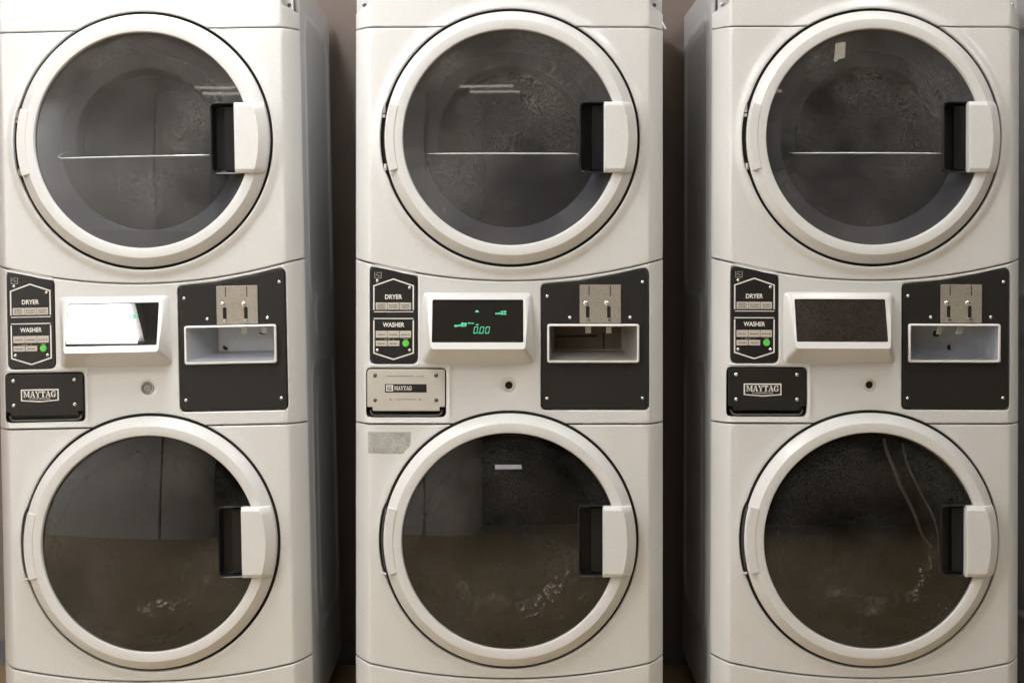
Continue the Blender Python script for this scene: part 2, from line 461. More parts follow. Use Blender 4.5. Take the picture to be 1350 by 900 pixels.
def ceiling_light(label, cx, cy, lx, ly, m, cat='ceiling light'):
    r = bpy.data.objects.new('ceiling_light', None); col.objects.link(r); r.location = (cx, cy, 2.6)
    r['label'] = label; r['category'] = cat
    def b(x0, x1, y0, y1, z0, z1, mm, nm):
        bm = bmesh.new(); bmesh.ops.create_cube(bm, size=1)
        for v in bm.verts: v.co = Vector((x0 + (x1 - x0) * (v.co.x + .5), y0 + (y1 - y0) * (v.co.y + .5), z0 + (z1 - z0) * (v.co.z + .5)))
        return obj(nm, finish(nm, bm, mm, smooth=False), r)
    b(-lx / 2, lx / 2, -ly / 2, ly / 2, -.06, -.001, 'house', 'housing')
    b(-lx / 2 + .02, lx / 2 - .02, -ly / 2 + .02, ly / 2 - .02, -.085, -.0602, m, 'diffuser')
    return r
ceiling_light('white ceiling light nearest the left machine, close above its front', -.80, -.62, .30, 1.1, 'tube1')
ceiling_light('white ceiling light close above the front of the right machine', 1.0, -.62, .30, 1.1, 'tube3')
ceiling_light('narrow white ceiling light out in front of the left machine', -1.595, -1.82, .46, .27, 'tube4')
ceiling_light('added white fill light at the far left of the room by the pale wall', -4.4, -3.9, .6, 1.2, 'fill_wall')  # added lamp, brightens the pale wall that the doors mirror
ceiling_light('added white fill light between the left and middle machines, out in front', -.72, -1.72, .50, .75, 'fill_front')  # added frontal fill, set where the upper windows do not mirror it
ceiling_light('added white fill light between the middle and right machines, out in front', .60, -1.72, .50, .75, 'fill_front')  # second added fill lamp for the machine fronts
ceiling_light('added white fill light far to the right of the machines', 2.75, -2.3, .6, 1.3, 'fill_side')  # added to lift the dim right-hand machine
ceiling_light('thin white ceiling light further back behind the camera', -0.42, -4.5, .95, .10, 'tube2')
ceiling_light('thin white ceiling light furthest back behind the camera', -0.30, -4.95, .95, .10, 'tube2')

# ------------------------------------------------------------------ one stacked washer and dryer
HW = 205.3
DC = (2.0, -182.0)          # centre of the upper door
WC = (0.5, -711.0)          # centre of the lower door
HR = 170.0                  # opening in the front panels
def smile(u, yedge, ymid): return -(yedge + (ymid - yedge) * (1 - (u / HW) ** 2))
def bow(u):
    a = abs(u); d = 2.0 * (min(a, 184) / 184) ** 2
    if a > 184: t = a - 184; d += t * .8 + t * t * .035
    return d
def sst(x): x = max(0, min(1, x)); return x * x * (3 - 2 * x)
def collar(u, v, c, h):
    r = math.hypot(u - c[0], v - c[1])
    return -h * (1 - sst((r - 172) / 12)) if r < 186 else 0
XS = (-201, -197, -193, -190, -187, -184.5, -182, 182, 184.5, 187, 190, 193, 197, 201)
def circ_pts(c, radii, n=130): return [(c[0] + r * math.cos(2 * math.pi * k / n), c[1] + r * math.sin(2 * math.pi * k / n)) for r in radii for k in range(n)]
def hole_arc(c, va, vb, side):
    """points of the door opening along its arc"""
    return None
def smile_pts(yedge, ymid, u0, u1, n=44): return [(u0 + (u1 - u0) * k / n, smile(u0 + (u1 - u0) * k / n, yedge, ymid)) for k in range(n + 1)]
def bulged(c, r0=HR, n=140, a0=0, a1=2 * math.pi):
    """the opening, a little wider beside the hinge"""
    out = []
    for k in range(n + 1):
        a = a0 + (a1 - a0) * k / n
        t = abs(((a - math.pi + math.pi) % (2 * math.pi)) - math.pi)
        r = r0 + 2.2 * (1 - sst((t - R(13)) / R(5)))
        out.append((c[0] + r * math.cos(a), c[1] + r * math.sin(a)))
    return out

def m_dryer_panel():
    top = -36.7
    a = math.asin((top - DC[1]) / HR)           # where the opening meets the top edge (right side)
    pts = [(-HW, top)]
    pts += bulged(DC, HR, 120, math.pi - a, 2 * math.pi + a)
    pts += [(HW, top)] + smile_pts(340, 369.4, HW, -HW)
    bm = plate_bm(bmesh.new(), pts, (), lambda u, v: bow(u) + collar(u, v, DC, 4.5), 9, 1.6, 9, circ_pts(DC, (173, 175.5, 178, 181, 184)), XS)
    return finish('dryer_front_panel', bm, 'white', 50)
def m_top_panel():
    bot = -35.2
    a = math.asin((bot - DC[1]) / HR)
    right = [(HW, bot), (HW, -14.5), (199, -11), (192, -8), (187, -5), (185.5, 0), (185.5, 36)]
    left = [(-x, y) for x, y in right[::-1]]
    pts = right + left + bulged(DC, HR, 40, math.pi - a, a)
    bm = plate_bm(bmesh.new(), pts, (), lambda u, v: bow(u) + collar(u, v, DC, 4.5), 9, 1.6, 8, circ_pts(DC, (173, 175.5, 178, 181, 184)), XS)
    return finish('top_panel', bm, 'white', 50)
COIN = rpoly([U(714.5, 539), U(854.5, 539), U(854.5, 353.5), U(812, 363), U(764, 371.5), U(714.5, 375.5)], [6, 6, 7, 30, 30, 6])
COINH = offset(resample(ccw(COIN), 6), -1.6)
BTN = rpoly([U(488.5, 479), U(549.7, 479), U(549.7, 363), U(519, 356.5), U(488.5, 350.5)], [8, 8, 8, 10, 7])
BTNH = offset(resample(ccw(BTN), 6), -1.2)
NAMEH = rrect(483, 485, 588, 550, 7)
def m_control_panel():
    bot = -558.0
    a = math.asin((bot - WC[1]) / HR)
    pts = smile_pts(342, 371, -HW, HW)[::-1]     # right to left
    pts += [(-HW, bot)] + bulged(WC, HR, 40, math.pi - a, a) + [(HW, bot)]
    def dep(u, v):
        d = bow(u)
        x = u + MID; y = -v
        # stamped frame round the nameplate
        q = max(abs(x - 536) - 53, abs(y - 519) - 34)
        d -= 1.6 * math.exp(-((q - 3.5) / 2.0) ** 2) if 0 < q < 9 else 0
        r = math.hypot(x - 671, y - 508)
        if r < 14: d += 2.5 * (1 - sst((r - 6) / 7))
        return d
    ex = [U(536 + sx * (53 + q) , 519 + t) for q in (1.5, 3.5, 5.5, 7.5) for sx in (-1, 1) for t in range(-36, 40, 6) if 536 + sx * (53 + q) > 472]
    ex += [U(536 + t, 519 + 34 + q) for q in (2.5, 4) for t in range(-52, 56, 6)]
    ex += [U(671 + r * math.cos(k * .39), 508 + r * math.sin(k * .39)) for r in (7, 9, 11, 13) for k in range(16)]
    bm = plate_bm(bmesh.new(), pts, (COINH, BTNH, NAMEH, [U(671 + 5 * math.cos(k * math.pi / 12), 508 + 5 * math.sin(k * math.pi / 12)) for k in range(24)]), dep, 9, 1.5, 8, ex, XS)
    return finish('control_panel', bm, 'white', 50)
def m_washer_panel():
    top = -559.9
    a = math.asin((top - WC[1]) / HR)
    pts = [(-HW, top)] + bulged(WC, HR, 120, math.pi - a, 2 * math.pi + a) + [(HW, top)] + smile_pts(869, 893.5, HW, -HW)
    bm = plate_bm(bmesh.new(), pts, (), lambda u, v: bow(u) + collar(u, v, WC, 1.5), 9, 1.6, 9, circ_pts(WC, (173, 175.5, 178, 181)), XS)
    return finish('washer_front_panel', bm, 'white', 50)
def m_toe_panel():
    pts = smile_pts(870.9, 895.4, -HW, HW)[::-1] + [(-HW, -961), (HW, -961)]
    bm = plate_bm(bmesh.new(), pts, (), lambda u, v: bow(u), 9, 1.6, 9, (), XS)
    return finish('toe_panel', bm, 'white', 50)

CAB0, CAB1 = 46.0, 468.0     # depth of the cabinet
def m_cabinet():
    bm = bmesh.new(); box_bm(bm, MID - 193, MID + 193, CAB0, CAB1, -38, 960)
    bm.normal_update()
    bmesh.ops.delete(bm, geom=[f for f in bm.faces if f.normal.y < -.9], context='FACES')   # open towards the front panels
    return finish('cabinet', bm, 'side', smooth=False)
def m_frame(sgn):
    def f():
        bm = bmesh.new(); box_bm(bm, MID + sgn * 202.4 - 2.6, MID + sgn * 202.4 + 2.6, CAB0 - 2, CAB0 + 40, -38, 960, 1.2)
        return finish('front_flange', bm, 'side')
    return f
def m_side(sgn):
    """pressed sheet side: two long stamped fields and a lens-shaped bead between them"""
    def sdf(dd, y, d0, d1, y0, y1, r):
        cx, cy = (d0 + d1) / 2, (y0 + y1) / 2; hx, hy = (d1 - d0) / 2 - r, (y1 - y0) / 2 - r
        qx, qy = abs(dd - cx) - hx, abs(y - cy) - hy
        return math.hypot(max(qx, 0), max(qy, 0)) + min(max(qx, qy), 0) - r
    FIELDS = ((125, 420, 12, 392, 34), (190, 370, 388, 452, 30), (125, 420, 492, 858, 40), (200, 330, 520, 842, 50))
    def f():
        bm = bmesh.new()
        ds = [CAB0 + 38 + k * (CAB1 - CAB0 - 38) / 140 for k in range(141)]
        ys = [-38 + k * 998 / 220 for k in range(221)]
        g = []
        for y in ys:
            row = []
            for d in ds:
                h = 0
                for i, F in enumerate(FIELDS):
                    q = sdf(d, y, *F)
                    if q < 12: h += (-2.0, 1.6, -2.0, 1.6)[i] * (1 - sst(q / 8 + .5)) + 1.9 * math.exp(-((q - 5) / 4.0) ** 2)
                back = max(0, (d - (CAB1 - 8)) / 8); h -= 2.5 * back ** 2
                row.append(bm.verts.new(V(sgn * (202.6 + h), -y, d)))
            g.append(row)
        for i in range(len(ys) - 1):
            for j in range(len(ds) - 1):
                q = (g[i][j], g[i + 1][j], g[i + 1][j + 1], g[i][j + 1])
                bm.faces.new(q if sgn > 0 else q[::-1])
        bmesh.ops.recalc_face_normals(bm, faces=bm.faces[:])
        if sum(fc.normal.x for fc in bm.faces) * sgn < 0: bmesh.ops.reverse_faces(bm, faces=bm.faces[:])
        return finish('side_panel', bm, 'side', 60)
    return f

# ---- doors
FR = -20.0                  # how far the door ring stands out
def m_ring(c):
    def f():
        prof = [(165.4, 7), (166.3, 2), (166.3, -3.0), (165.7, -4.4), (155.2, -13.2), (154.4, -13.9), (143.6, -14.7), (142.4, -14.2), (141.6, -12.5), (141.0, -5)]
        bm = lathe_bm(bmesh.new(), prof, c, 160)
        return finish('door_ring', bm, 'door', 28)
    return f
def m_hinge_cover(c):
    def f():
        a = R(15.6)
        out = arc(c[0], c[1], 164.6, math.pi - a, math.pi + a, 22); inn = arc(c[0], c[1], 153.0, math.pi + a, math.pi - a, 22)
        bm = plate_bm(bmesh.new(), out + inn, (), -15.0, 14, .8, 6)
        return finish('hinge_cover', bm, 'door', 40)
    return f
def m_gasket(c):
    def f():
        bm = lathe_bm(bmesh.new(), [(180, 9.2), (169.5, 7.2), (166.5, 5), (160, 8.6), (141, 8.9)], c, 120)
        return finish('door_gasket', bm, 'gasket')
    return f
KNUCKLES = ((43, 33), (31, 27), (-34, -43))
def m_knuckle(c, i):
    def f():
        v0, v1 = KNUCKLES[i]; u = c[0] - 165.2 - (2.0 if v0 > 0 else 0)
        return finish('hinge_knuckle', tube_bm(bmesh.new(), [(u, c[1] + v0, 1), (u, c[1] + v1, 1)], 2.6), 'hinge', 40)
    return f
def m_hinge(c):
    def f():
        pts = [(c[0] + 167.3 * math.cos(math.pi + R(t)), c[1] + 167.3 * math.sin(math.pi + R(t)), 0.5) for t in range(-15, 15, 2)]
        return finish('hinge', tube_bm(bmesh.new(), pts, 2.7, 8), 'hinge_dark', 40)
    return f
def m_hinge_cap(c):
    def f():
        bm = bmesh.new(); u, v = c[0] - 165.5, c[1] - 44.5
        tube_bm(bm, [(u - 4, v, -3), (u + 3, v, -3)], 1.7)
        return finish('hinge_cap', bm, 'door', 40)
    return f
PX0, PX1 = 91.0, 124.0      # finger pocket, from the door centre
def dome(c, lift, drop=0.0):
    def f(u, v):
        r2 = (u - c[0]) ** 2 + (v - c[1] + drop) ** 2
        return -10.5 - lift + r2 / (2 * 985.0)
    return f
def m_window(c, m, drop):
    def f():
        out = [(c[0] + 142.2 * math.cos(2 * math.pi * k / 120), c[1] + 142.2 * math.sin(2 * math.pi * k / 120)) for k in range(120)]
        hole = rpoly([(c[0] + PX0, c[1] - 46), (c[0] + PX1, c[1] - 46), (c[0] + PX1, c[1] + 46), (c[0] + PX0, c[1] + 46)], [6, 1, 1, 6], 4)
        bm = plate_bm(bmesh.new(), out, (hole,), dome(c, 8.0, drop), 0, 0, 11)
        return finish('window', bm, m, 60)
    return f
def m_pocket(c):
    def f():
        bm = bmesh.new()
        def loop(x0, x1, h, r, d, slope=0):
            p = resample(ccw(rpoly([(c[0] + x0, c[1] - h), (c[0] + x1, c[1] - h), (c[0] + x1, c[1] + h), (c[0] + x0, c[1] + h)], [r, 1, 1, r], 4)), 500)
            return [(u, v, d + slope * (u - c[0] - x0) / (x1 - x0)) for u, v in p]
        g = -16.5 - 8 + 8
        loft_bm(bm, [loop(PX0 - 1.4, PX1, 47, 7, -4), loop(PX0 - 1.4, PX1, 47, 7, -13, 3), loop(PX0 - .6, PX1, 46.2, 6.5, -14.4, 3), loop(PX0 + .8, PX1 - .5, 45, 6, -13.4, 3), loop(PX0 + 3.5, PX1 - 1, 42.5, 5, 6), loop(PX0 + 15, PX1 - 1, 42, 1.2, 6.5), loop(PX0 + 16, PX1 - 1, 42, 1.2, -2)])
        return finish('finger_pocket', bm, 'pocket', 35)
    return f
def m_handle(c):
    def f():
        rr = 166.0; h = 46.2; a = math.asin(h / rr)
        pts = [(c[0] + 122, c[1] - h)] + arc(c[0], c[1], rr, -a, a, 20) + [(c[0] + 122, c[1] + h)]
        def dep(u, v):
            r = math.hypot(u - c[0], v - c[1])
            d = -23.0 + max(0, r - 153.5) * .95
            t = abs(v - c[1]) - 41
            if t > 0: d += t * .55
            return d
        ex = [(c[0] + r * math.cos(R(t)), c[1] + r * math.sin(R(t))) for r in (152, 153.5, 155, 160) for t in np.arange(-15.5, 15.6, 1.5)]
        ex += [(c[0] + x, c[1] + s * y) for x in range(126, 150, 4) for y in (39.5, 41, 42.5) for s in (-1, 1)]
        bm = plate_bm(bmesh.new(), pts, (), dep, 18, 1.6, 5, ex)
        return finish('handle', bm, 'door', 24)
    return f
def m_dish():
    prof = [(141.3, -7), (139.5, -4), (119.5, 26), (117.5, 28), (116, 28.6)]
    bm = lathe_bm(bmesh.new(), prof, DC, 120)
    return finish('inner_ring', bm, 'dish', 40)
def arch_poly(r, yb):
    a = math.asin(-yb / r)
    return arc(DC[0], DC[1], r, a, math.pi - a, 60)
def m_backing():
    out = [(DC[0] + 117.6 * math.cos(2 * math.pi * k / 90), DC[1] + 117.6 * math.sin(2 * math.pi * k / 90)) for k in range(90)]
    bm = plate_bm(bmesh.new(), out, (arch_poly(97, 20),), 27.9, 8, 1.5, 12)
    return finish('inner_panel', bm, 'recess', 50)
def m_recess():
    bm = bmesh.new()
    p = ccw(resample(arch_poly(98, 22), 9))
    loft_bm(bm, [[(u, v, 30) for u, v in p], [(DC[0] + (u - DC[0]) * .93, DC[1] + 2 + (v - DC[1] - 2) * .93, 52) for u, v in p]])
    return finish('inner_recess', bm, 'drum', 50)
def m_ledge_highlight(hook):  # bright edge of the inner ledge, drawn as a pale line on the glass
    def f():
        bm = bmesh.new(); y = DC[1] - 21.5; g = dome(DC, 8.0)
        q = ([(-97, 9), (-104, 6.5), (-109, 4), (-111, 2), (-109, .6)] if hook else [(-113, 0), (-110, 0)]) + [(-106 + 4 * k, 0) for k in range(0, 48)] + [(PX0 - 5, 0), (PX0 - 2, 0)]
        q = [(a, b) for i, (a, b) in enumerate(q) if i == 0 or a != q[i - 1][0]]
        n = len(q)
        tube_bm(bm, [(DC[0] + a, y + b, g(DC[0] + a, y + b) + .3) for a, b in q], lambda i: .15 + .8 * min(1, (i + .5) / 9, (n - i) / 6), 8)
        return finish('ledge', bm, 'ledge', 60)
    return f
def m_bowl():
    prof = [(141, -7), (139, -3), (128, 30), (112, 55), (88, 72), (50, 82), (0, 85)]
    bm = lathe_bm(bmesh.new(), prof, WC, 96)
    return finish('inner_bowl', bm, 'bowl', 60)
def m_dark_back():
    return None

def door(root, kind, var):
    c = DC if kind == 'dryer' else WC
    d = obj(kind + '_door', build((kind + '_door',), m_ring(c)), root)
    obj('hinge_cover', build(('hinge_cover', kind), m_hinge_cover(c)), d)
    if kind == 'dryer':
        for i in range(3): obj('hinge_knuckle', build(('knuckle', i), m_knuckle(c, i)), root)
    else:
        obj('hinge', build('hinge', m_hinge(c)), root)
        obj('hinge_cap', build(('hinge_cap', kind), m_hinge_cap(c)), root)
    obj('door_gasket', build(('door_gasket', kind), m_gasket(c)), root)
    obj('window', build(('window', kind), m_window(c, 'smoked' if kind == 'dryer' else 'dark_glass', 0 if kind == 'dryer' else 24)), d)
    obj('finger_pocket', build(('finger_pocket', kind), m_pocket(c)), d)
    obj('handle', build(('handle', kind), m_handle(c)), d)
    if kind == 'dryer':
        obj('inner_ring', build('inner_ring', m_dish), d); obj('inner_panel', build('inner_panel', m_backing), d)
        obj('inner_recess', build('inner_recess', m_recess), d); obj('ledge', build(('ledge', var == 'left'), m_ledge_highlight(var == 'left')), d)
    else:
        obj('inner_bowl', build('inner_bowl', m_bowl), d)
    if var == 'right' and kind == 'dryer':
        def tp():
            q = [(1094.5, 58.5), (1108, 56.5), (1106.5, 78), (1098, 79.5), (1095.5, 83), (1092, 82.5)]
            f = dome(c, 8.6)
            pts = [((x - 1142) / 1.007 - 1.6, -(y + 1)) for x, y in q]
            bm = plate_bm(bmesh.new(), pts, (), f, .4, .1, 4)
            return finish('tape_scrap', bm, 'tape')
        obj('tape_scrap', build('tape', tp), d, label='scrap of beige tape stuck on the upper window')
    if var == 'middle' and kind == 'washer':
        def st():
            f = dome(c, 8.6, 24)
            bm = plate_bm(bmesh.new(), [U(652.5, 611), U(687, 611), U(688, 616.5), U(653, 617)], (), f, .3, .05, 4)  # pale mirrored shape painted as a flat patch on the glass
            return finish('window_sticker', bm, 'sticker')
        obj('window_sticker', build('wst', st), d, label='small pale reflection painted on the dark lower window')
    return d
def wavy(m):
    nt = m.node_tree; b = nt.nodes['Principled BSDF']
    ge = nt.nodes.new('ShaderNodeNewGeometry'); n = nt.nodes.new('ShaderNodeTexNoise'); n.inputs['Scale'].default_value = 14; n.inputs['Detail'].default_value = 3
    nt.links.new(ge.outputs['Position'], n.inputs['Vector'])
    bp = nt.nodes.new('ShaderNodeBump'); bp.inputs['Strength'].default_value = 0.9; bp.inputs['Distance'].default_value = 0.012
    nt.links.new(n.outputs['Fac'], bp.inputs['Height']); nt.links.new(bp.outputs['Normal'], b.inputs['Normal'])
wavy(M['bowl'])
M['sticker'] = mat('pale_reflection', (0.27, 0.27, 0.30), 0.6, var=0.5, vscale=160)  # colour of the reflection painted on the middle lower window

def screws(parent, pts, key, m='screw', r=2.4, d=0):
    def f():
        bm = lathe_bm(bmesh.new(), [(r, 1.2), (r, -.4), (r * .78, -1.2), (r * .4, -1.5), (r * .3, -1.0), (0, -1.0)], (0, 0), 12)
        for v in bm.verts: v.co.z -= FLOOR * S
        return finish('screw', bm, m, 40)
    me = build(('screw', m, r), f)
    for i, (x, y) in enumerate(pts):
        o = obj('screw', me, parent); o.location = V(x - MID, -y, d(x, y) if callable(d) else d)

def tower(var, label, x_m, dz, lean):
    root = bpy.data.objects.new('stacked_washer_dryer', None); col.objects.link(root)
    root['label'] = label; root['category'] = 'washing machine'; root['group'] = 'stacked washer dryers in a row'
    root.location = (x_m, 0, dz); root.rotation_euler = (0, lean, 0)
    obj('cabinet', build('cabinet', m_cabinet), root)
    for sgn in (-1, 1):
        obj('side_panel', build(('side_panel', sgn), m_side(sgn)), root)
        obj('front_flange', build(('front_flange', sgn), m_frame(sgn)), root)
    for sgn in (-1, 1):
        obj('corner_plate', build(('corner', sgn), lambda: finish('corner_plate', box_bm(bmesh.new(), MID + sgn * 190 - 9, MID + sgn * 190 + 9, 28, 31, -38, 20, .5), 'side')), root)
    tp = obj('top_panel', build('top_panel', m_top_panel), root)
    screws(root, [(MID - 193.5, 3), (MID + 193.5, 3)], 'top', 'screw_dark' if var != 'right' else 'screw', 2.8, 27.7)
    obj('dryer_front_panel', build('dryer_front_panel', m_dryer_panel), root)
    cp = obj('control_panel', build('control_panel', m_control_panel), root)
    obj('washer_front_panel', build('washer_front_panel', m_washer_panel), root)
    obj('toe_panel', build('toe_panel', m_toe_panel), root)
    door(root, 'dryer', var); door(root, 'washer', var)
    # --- feet
    def ft():
        bm = bmesh.new(); tube_bm(bm, [(0, 2 - FLOOR + 20, 0), (0, -FLOOR + .2, 0)], 12, 14); return finish('foot', bm, 'foot', 40)
    for sx in (-170, 170):
        for dd in (40, 380):
            o = obj('foot', build('foot', ft), root); o.location = (sx * S, dd * S, 0)
            o.scale.z = (22 * S + dz) / (22 * S); o.location.z = -dz + sx * S * math.sin(lean)
    # --- button panel
    BD = 1.2
    bp = obj('button_panel', build('button_panel', lambda: finish('button_panel', plate_bm(bmesh.new(), BTN, (), BD, 6, .8, 12), 'panelblack')), root)
    P = BD - .25
    def outline():
        bm = bmesh.new()
        stroke_bm(bm, [(492.8, 408.5), (492.8, 376.7), (518.6, 367.8), (544.8, 376.7), (544.8, 408.5)], 1.7, P)
        stroke_bm(bm, [(493, 410.9), (545, 410.9)], 1.1, P)
        stroke_bm(bm, [(492.6, 419.8), (544.8, 419.8)], 1.3, P)
        stroke_bm(bm, [(492.8, 422), (492.8, 465.2), (518.6, 473.6), (544.8, 465.2), (544.8, 422)], 1.7, P)
        return finish('outline_print', bm, 'print', smooth=False)
    obj('outline_print', build('outline', outline), bp)
    def mark():
        bm = bmesh.new()
        stroke_bm(bm, [(494, 358.3), (494, 366.5), (502.5, 366.5), (502.5, 358.3)], .9, P); bar_bm(bm, 496, 359, 501, 359.8, P); bar_bm(bm, 495.4, 361.4, 498.3, 362.6, P); bar_bm(bm, 498, 363, 501, 364, P)
        return finish('maker_mark', bm, 'faint', smooth=False)
    obj('maker_mark', build('mark', mark), bp, kind='stuff')
    obj('dryer_lettering', build('t1', lambda: text_mesh('dryer_lettering', 'DRYER', 518.8, 391.2, 6.1, P, 'print', 22.5, .025)), bp)
    obj('washer_lettering', build('t2', lambda: text_mesh('washer_lettering', 'WASHER', 518.8, 428, 6.1, P, 'print', 28.5, .025)), bp)
    def btn(w_, h_, lines, seed):
        def f():
            bm = plate_bm(bmesh.new(), [(-w_ / 2, -h_ / 2), (w_ / 2, -h_ / 2), (w_ / 2, h_ / 2), (-w_ / 2, h_ / 2)], (), 0, 1.5, .4, 20)
            rg = random.Random(seed)
            for y in lines:
                x = -w_ * rg.uniform(.30, .40); e = -x
                while x < e:
                    l = rg.uniform(1.0, 3.0); x1 = min(e, x + l)
                    fcs = set(bm.faces); flat_bm(bm, [(x, y - .55), (x1, y - .55), (x1, y + .55), (x, y + .55)], -.12)
                    for q in set(bm.faces) - fcs: q.material_index = 1
                    x += l + .55
            for v in bm.verts: v.co.z -= FLOOR * S
            return finish('button', bm, ['button', 'ink'], 40)
        return f
    spec = [(502.9, 403.5, 15.2, 9.4, (2.4, 0, -2.4), 1), (518.6, 403.5, 15.2, 9.4, (1.2, -1.6), 2), (534.4, 403.5, 15.2, 9.4, (1.2, -1.6), 3),
            (502.9, 440.6, 15.2, 9.2, (-.4,), 4), (518.6, 440.6, 15.2, 9.2, (-.4,), 5), (534.4, 440.6, 15.2, 9.2, (-.4,), 6),
            (502.9, 452.6, 15.2, 7.2, (-.2,), 7), (518.9, 452.6, 15.2, 7.2, (-.2,), 8)]
    for x, y, w_, h_, ln, sd in spec:
        o = obj('button', build(('button', sd), btn(w_, h_, ln, sd)), bp); o.location = V(x - MID, -y, BD - .9)
    def tiny():
        bm = bmesh.new()
        for x0, x1, y in ((502, 503.6, 447.2), (506, 514.5, 447.2), (517.5, 519.5, 447.2), (531.5, 538, 446.9)): bar_bm(bm, x0, y - .45, x1, y + .45, P)
        return finish('small_print', bm, 'faint', smooth=False)
    obj('small_print', build('tiny', tiny), bp, kind='stuff')
    obj('start_button', build('start', lambda: finish('start_button', lathe_bm(bmesh.new(), [(4.5, 0.5), (4.5, -.6), (4.0, -1.2), (2.0, -1.3), (1.7, -1.0), (0, -1.0)], U(534.9, 452.6), 24), 'green', 30)), bp, label='round green start button')
    screws(bp, [(497.3, 370.2), (540, 379.3), (497.3, 461.4), (540, 461.4)], 'bp', 'screw', 2.3, BD)
    # --- display
    def sd(x, y): return -3 - 28 * (y - 387) / 71
    def bezel():
        bm = bmesh.new()
        def lp(q, r, df): return [(u, v, df(u + MID, -v)) for u, v in resample(rpoly([U(*p) for p in q], r, 3), 500)]
        base = lp([(556.5, 481), (706, 481), (703, 384.5), (556, 384.5)], 7, lambda x, y: 2.5)
        front = lp([(569.5, 458.5), (692, 458.5), (698, 388), (562.5, 388)], 4, sd)
        op = lp([(570.4, 450), (689.8, 450), (689.8, 394.8), (570.4, 394.8)], 2, sd)
        op2 = [(u, v, d + 3) for u, v, d in op]
        loft_bm(bm, [base, front, op, op2], cap=False)
        ed = [e for e in bm.edges if len(e.link_faces) == 2 and e.calc_face_angle() > .3]
        bmesh.ops.bevel(bm, geom=ed, offset=2.4 * S, segments=3, affect='EDGES', clamp_overlap=True)
        return finish('display_bezel', bm, 'white', 50)
    bz = obj('display_bezel', build('display_bezel', bezel), root)
    def scr():
        bm = bmesh.new(); p = rpoly([U(569.5, 450.8), U(690.6, 450.8), U(690.6, 394), U(569.5, 394)], 2, 3)
        flat_bm(bm, p, lambda u, v: sd(u, -v) + 2.0); return finish('display_screen', bm, 'screen_off' if var == 'right' else 'screen', smooth=False)
    obj('display_screen', build(('display_screen', var == 'right'), scr), bz)
    sdf = lambda u, v: sd(u, -v) + 1.7
    if var == 'middle':
        def digits():
            bm = bmesh.new()
            def seg(x, y, w_, h_, on):
                t = .95; k = .16
                def q(a): flat_bm(bm, [U(x + px - k * (py - h_ / 2), y + py) for px, py in a], sdf)
                if 'a' in on: q([(t, 0), (w_ - t, 0), (w_ - t, t), (t, t)])
                if 'g' in on: q([(t, h_ / 2 - t / 2), (w_ - t, h_ / 2 - t / 2), (w_ - t, h_ / 2 + t / 2), (t, h_ / 2 + t / 2)])
                if 'd' in on: q([(t, h_ - t), (w_ - t, h_ - t), (w_ - t, h_), (t, h_)])
                if 'f' in on: q([(0, .4), (t, .4), (t, h_ / 2 - .3), (0, h_ / 2 - .3)])
                if 'e' in on: q([(0, h_ / 2 + .3), (t, h_ / 2 + .3), (t, h_ - .4), (0, h_ - .4)])
                if 'b' in on: q([(w_ - t, .4), (w_, .4), (w_, h_ / 2 - .3), (w_ - t, h_ / 2 - .3)])
                if 'c' in on: q([(w_ - t, h_ / 2 + .3), (w_, h_ / 2 + .3), (w_, h_ - .4), (w_ - t, h_ - .4)])
            for x in (625, 632.8, 640.3): seg(x, 429.6, 5.3, 9.2, 'abcdef')
            bar_bm(bm, 631.0, 437.6, 632.1, 438.8, sdf)
            flat_bm(bm, [U(626, 411.2), U(632, 411.2), U(630, 408.6), U(628, 408.6)], sdf)
            flat_bm(bm, [U(627, 426.5), U(632, 426.5), U(629.5, 428.7)], sdf)
            for x0, x1, y, h_ in ((599.5, 604, 427.5, 2.6), (604.5, 608, 427.2, 2.2), (608.4, 611.8, 424.6, 3.4), (608.4, 611.8, 428.3, 1.6), (612.4, 615.8, 424.8, 3.2), (612.4, 615, 428.3, 1.4), (617.4, 621, 424.4, 1.6), (621.6, 625, 424.8, 1.4),
                                  (653, 656, 412, 2), (656.5, 659.4, 411.6, 2.2), (660, 663.2, 409.6, 1.8), (660, 663.2, 412, 2.4), (663.8, 667.4, 409.2, 2.2), (663.8, 667.4, 412.2, 2.2)):
                bar_bm(bm, x0, y, x1, y + h_, sdf)
            return finish('green_readout', bm, 'vfd', smooth=False)
        obj('green_readout', build('digits', digits), bz)
    if var == 'left':
        def digits():
            bm = bmesh.new()
            for x0, x1, y, h_ in ((652.0, 655.2, 412.4, 2.4), (655.8, 658.8, 410.2, 2), (655.8, 658.8, 412.8, 2.2), (659.4, 662.8, 410.2, 2), (659.4, 662.8, 412.8, 2.2)): bar_bm(bm, x0, y, x1, y + h_, sdf)
            return finish('green_readout', bm, 'vfd', smooth=False)
        obj('green_readout', build('digitsL', digits), bz)
    # --- coin panel
    KD = 1.4
    def coin():
        bm = plate_bm(bmesh.new(), COIN, (rrect(723, 429, 841, 476, 3),), KD, 6, .8, 14)
        return finish('coin_panel', bm, 'black')
    kp = obj('coin_panel', build('coin_panel', coin), root)
    screws(kp, [(721.4, 390.5), (847.2, 371.6), (751.4, 418.4), (830.8, 418.2), (721.2, 525), (847, 524.6)], 'kp', 'screw', 2.4, KD)
    sh = {'left': (34, 2), 'middle': (6, 16), 'right': (4, 6), 'far': (6, 6)}[var]
